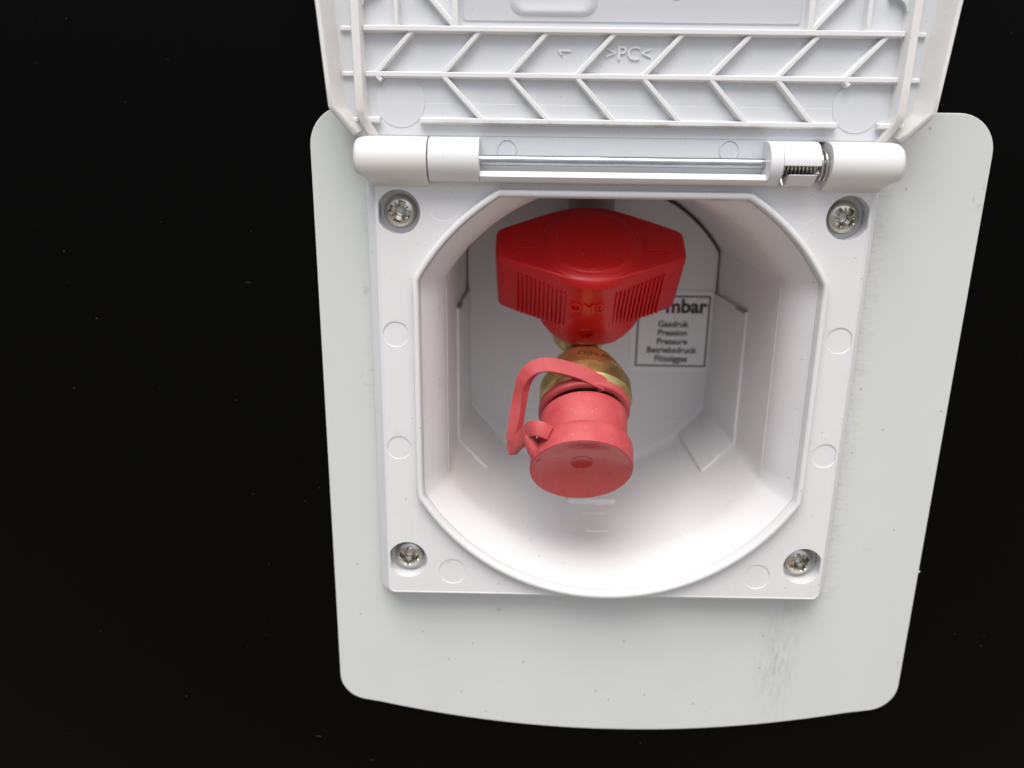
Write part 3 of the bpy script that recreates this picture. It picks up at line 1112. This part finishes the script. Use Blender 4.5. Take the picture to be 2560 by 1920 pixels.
# supply pipe rising behind the knob, and the elbow that carries the valve
V3 = Matrix.Rotation(-R(PH), 4, 'X')
def w2l(p):
    return V3 @ (Vector(p)-Vector(VO))
pth = smooth_path([(-2.4, 62, 52), (-2.4, 62, 40), (-2.6, 62, 26), (-4.5, 58, 18), (-6.0, 50.5, 14.5), (-6.2, 44, 12.0)], 6)
vobj('supply_pipe', *tube([w2l(q) for q in pth], 7.6, 28), M_PIPE, sharp=40)

# =================================================================== RUBBER CAP, pushed over the outlet
CAPM = Matrix.Translation((-2.4, 0, -31.0)) @ Matrix.Rotation(R(0), 4, 'Z')
capt = empty('rubber_dust_cap', VO, (R(PH), 0, 0), label='pink red rubber dust cap with strap pushed onto the brass outlet', cat='dust cap')
TURN = Matrix.Translation((0, -25, -31)) @ Matrix.Rotation(R(-3.5), 4, 'X') @ Matrix.Translation((0, 25, 31))
def cobj(name, v, f, mat=M_RUB, parent=None, **kw):
    v = [TURN @ (Vector(q)+Vector((0, -1.25*max(0.0, min(1.0, (-q[1]-34)/10)), 0))) for q in v]
    o = obj(name, v, f, mat, None, **kw)
    o.parent = parent or capt
    return o
def axis_at(cx0, cx1, o0, o1):
    """outlet axis, drifting slightly to the left along its length"""
    def g(q):
        x, y, h = q
        c = cx0+(cx1-cx0)*(h-o0)/(o1-o0)
        return Vector((x+c, -h, y-31.0))
    return g
ax = axis_at(-0.9, -2.5, 38, 57)
def crev(prof, n=80, cap0=False, cap1=False):
    v, f = revolve(prof, n, None, cap0, cap1)
    return [ax(q) for q in v], f
cobj('sleeve', *crev([(11.0, 39.6), (11.7, 39.5), (12.1, 39.9), (12.2, 41.5), (12.1, 49.9), (11.6, 50.4)]), sharp=50)
cobj('cap_head', *crev([(11.8, 50.0), (12.6, 49.85), (13.3, 50.0), (13.65, 50.4), (13.8, 51.5), (13.85, 56.5), (13.75, 56.9), (13.5, 57.0)]), sharp=50)
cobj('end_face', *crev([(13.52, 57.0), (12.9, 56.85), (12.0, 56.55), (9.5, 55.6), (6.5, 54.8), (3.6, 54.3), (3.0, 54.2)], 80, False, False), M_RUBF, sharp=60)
cobj('face_dimple', *crev([(3.0, 54.2), (2.7, 53.75), (1.5, 53.5), (0.05, 53.45)], 60, False, True), M_DIMPLE, sharp=60)
# collar ring behind the sleeve, where the strap starts
rp = []
n = 72
rings = []
for h, r in ((36.6, 11.2), (36.5, 12.6), (36.8, 12.95), (38.5, 12.95), (38.8, 12.6), (38.8, 11.2)):
    ring = []
    for i in range(n):
        a = 2*math.pi*i/n
        tl = 0.5*math.sin(a)                       # sits a little crooked
        q = ax((r*math.cos(a), r*math.sin(a)+0.3, h+tl*-1.0))
        ring.append(q)
    rings.append(ring)
cobj('collar_ring', *loft(rings), sharp=50)
path = [(3.4, -37.3, -20.6), (2.6, -36.7, -19.5), (0.4, -36.3, -18.2), (-3.0, -35.6, -16.7), (-8.5, -35.0, -15.2), (-12.9, -35.0, -14.6), (-16.0, -35.6, -15.7), (-18.0, -36.8, -18.4),
        (-19.0, -38.8, -21.8), (-19.6, -41.4, -24.7), (-20.3, -44.4, -27.9), (-20.9, -47.2, -31.2)]
path1 = smooth_path(path, 6)
sq = [(a*1.22, b*0.84) for a, b in [(-1.45, -1.4), (-1.35, -1.5), (1.35, -1.5), (1.45, -1.4), (1.45, 1.4), (1.35, 1.5), (-1.35, 1.5), (-1.45, 1.4)]]
UPH = Vector((-0.25, -0.55, 0.8))
def hint(pp):
    def g(i):
        t = (pp[min(i+1, len(pp)-1)]-pp[max(i-1, 0)]).normalized()
        # thickness direction in the plane of the loop, away from the coupling
        side = Vector((0.10, -0.83, -0.55)).normalized()
        return side.cross(t)
    return g
cobj('strap', *sweep(path1, sq, hint(path1)), sharp=30)
path2 = smooth_path([(-21.2, -48.2, -33.6), (-19.9, -48.8, -30.2), (-18.3, -49.4, -27.0), (-17.0, -50.2, -23.6), (-16.0, -50.9, -21.0), (-14.9, -51.5, -19.6), (-13.4, -52.0, -19.6), (-11.6, -52.4, -20.6)], 6)
sq2 = [(a*1.12, b*0.85) for a, b in sq]
cobj('strap', *sweep(path2, sq2, hint(path2)), sharp=30)
# corner where the strap folds back
cobj('strap_fold', *sweep([(-20.5, -46.6, -30.6), (-20.9, -47.7, -32.6), (-21.1, -48.6, -34.2)], sq, lambda i: Vector((-1, -0.1, 0.3))), sharp=40)
# lug on the cap that the strap loops over
lp = smooth_path([(-16.9, -51.0, -22.6), (-15.9, -53.0, -24.6), (-14.6, -54.8, -26.6), (-13.6, -55.8, -27.6)], 5)
v, f = [], []
rings = []
m_ = len(lp)
for i, q in enumerate(lp):
    r = 1.35+0.75*math.sin(math.pi*min(1, i/(m_-1)*0.9+0.05))
    if i == 0:
        r = 0.6
    t = (lp[min(i+1, m_-1)]-lp[max(i-1, 0)]).normalized()
    s_ = t.cross(Vector((1, 0, 0.4))).normalized()
    w_ = s_.cross(t)
    rings.append([tuple(q+s_*(r*math.cos(2*math.pi*j/20))+w_*(r*0.9*math.sin(2*math.pi*j/20))) for j in range(20)])
cobj('lug', *loft(rings, True, True), sharp=60)
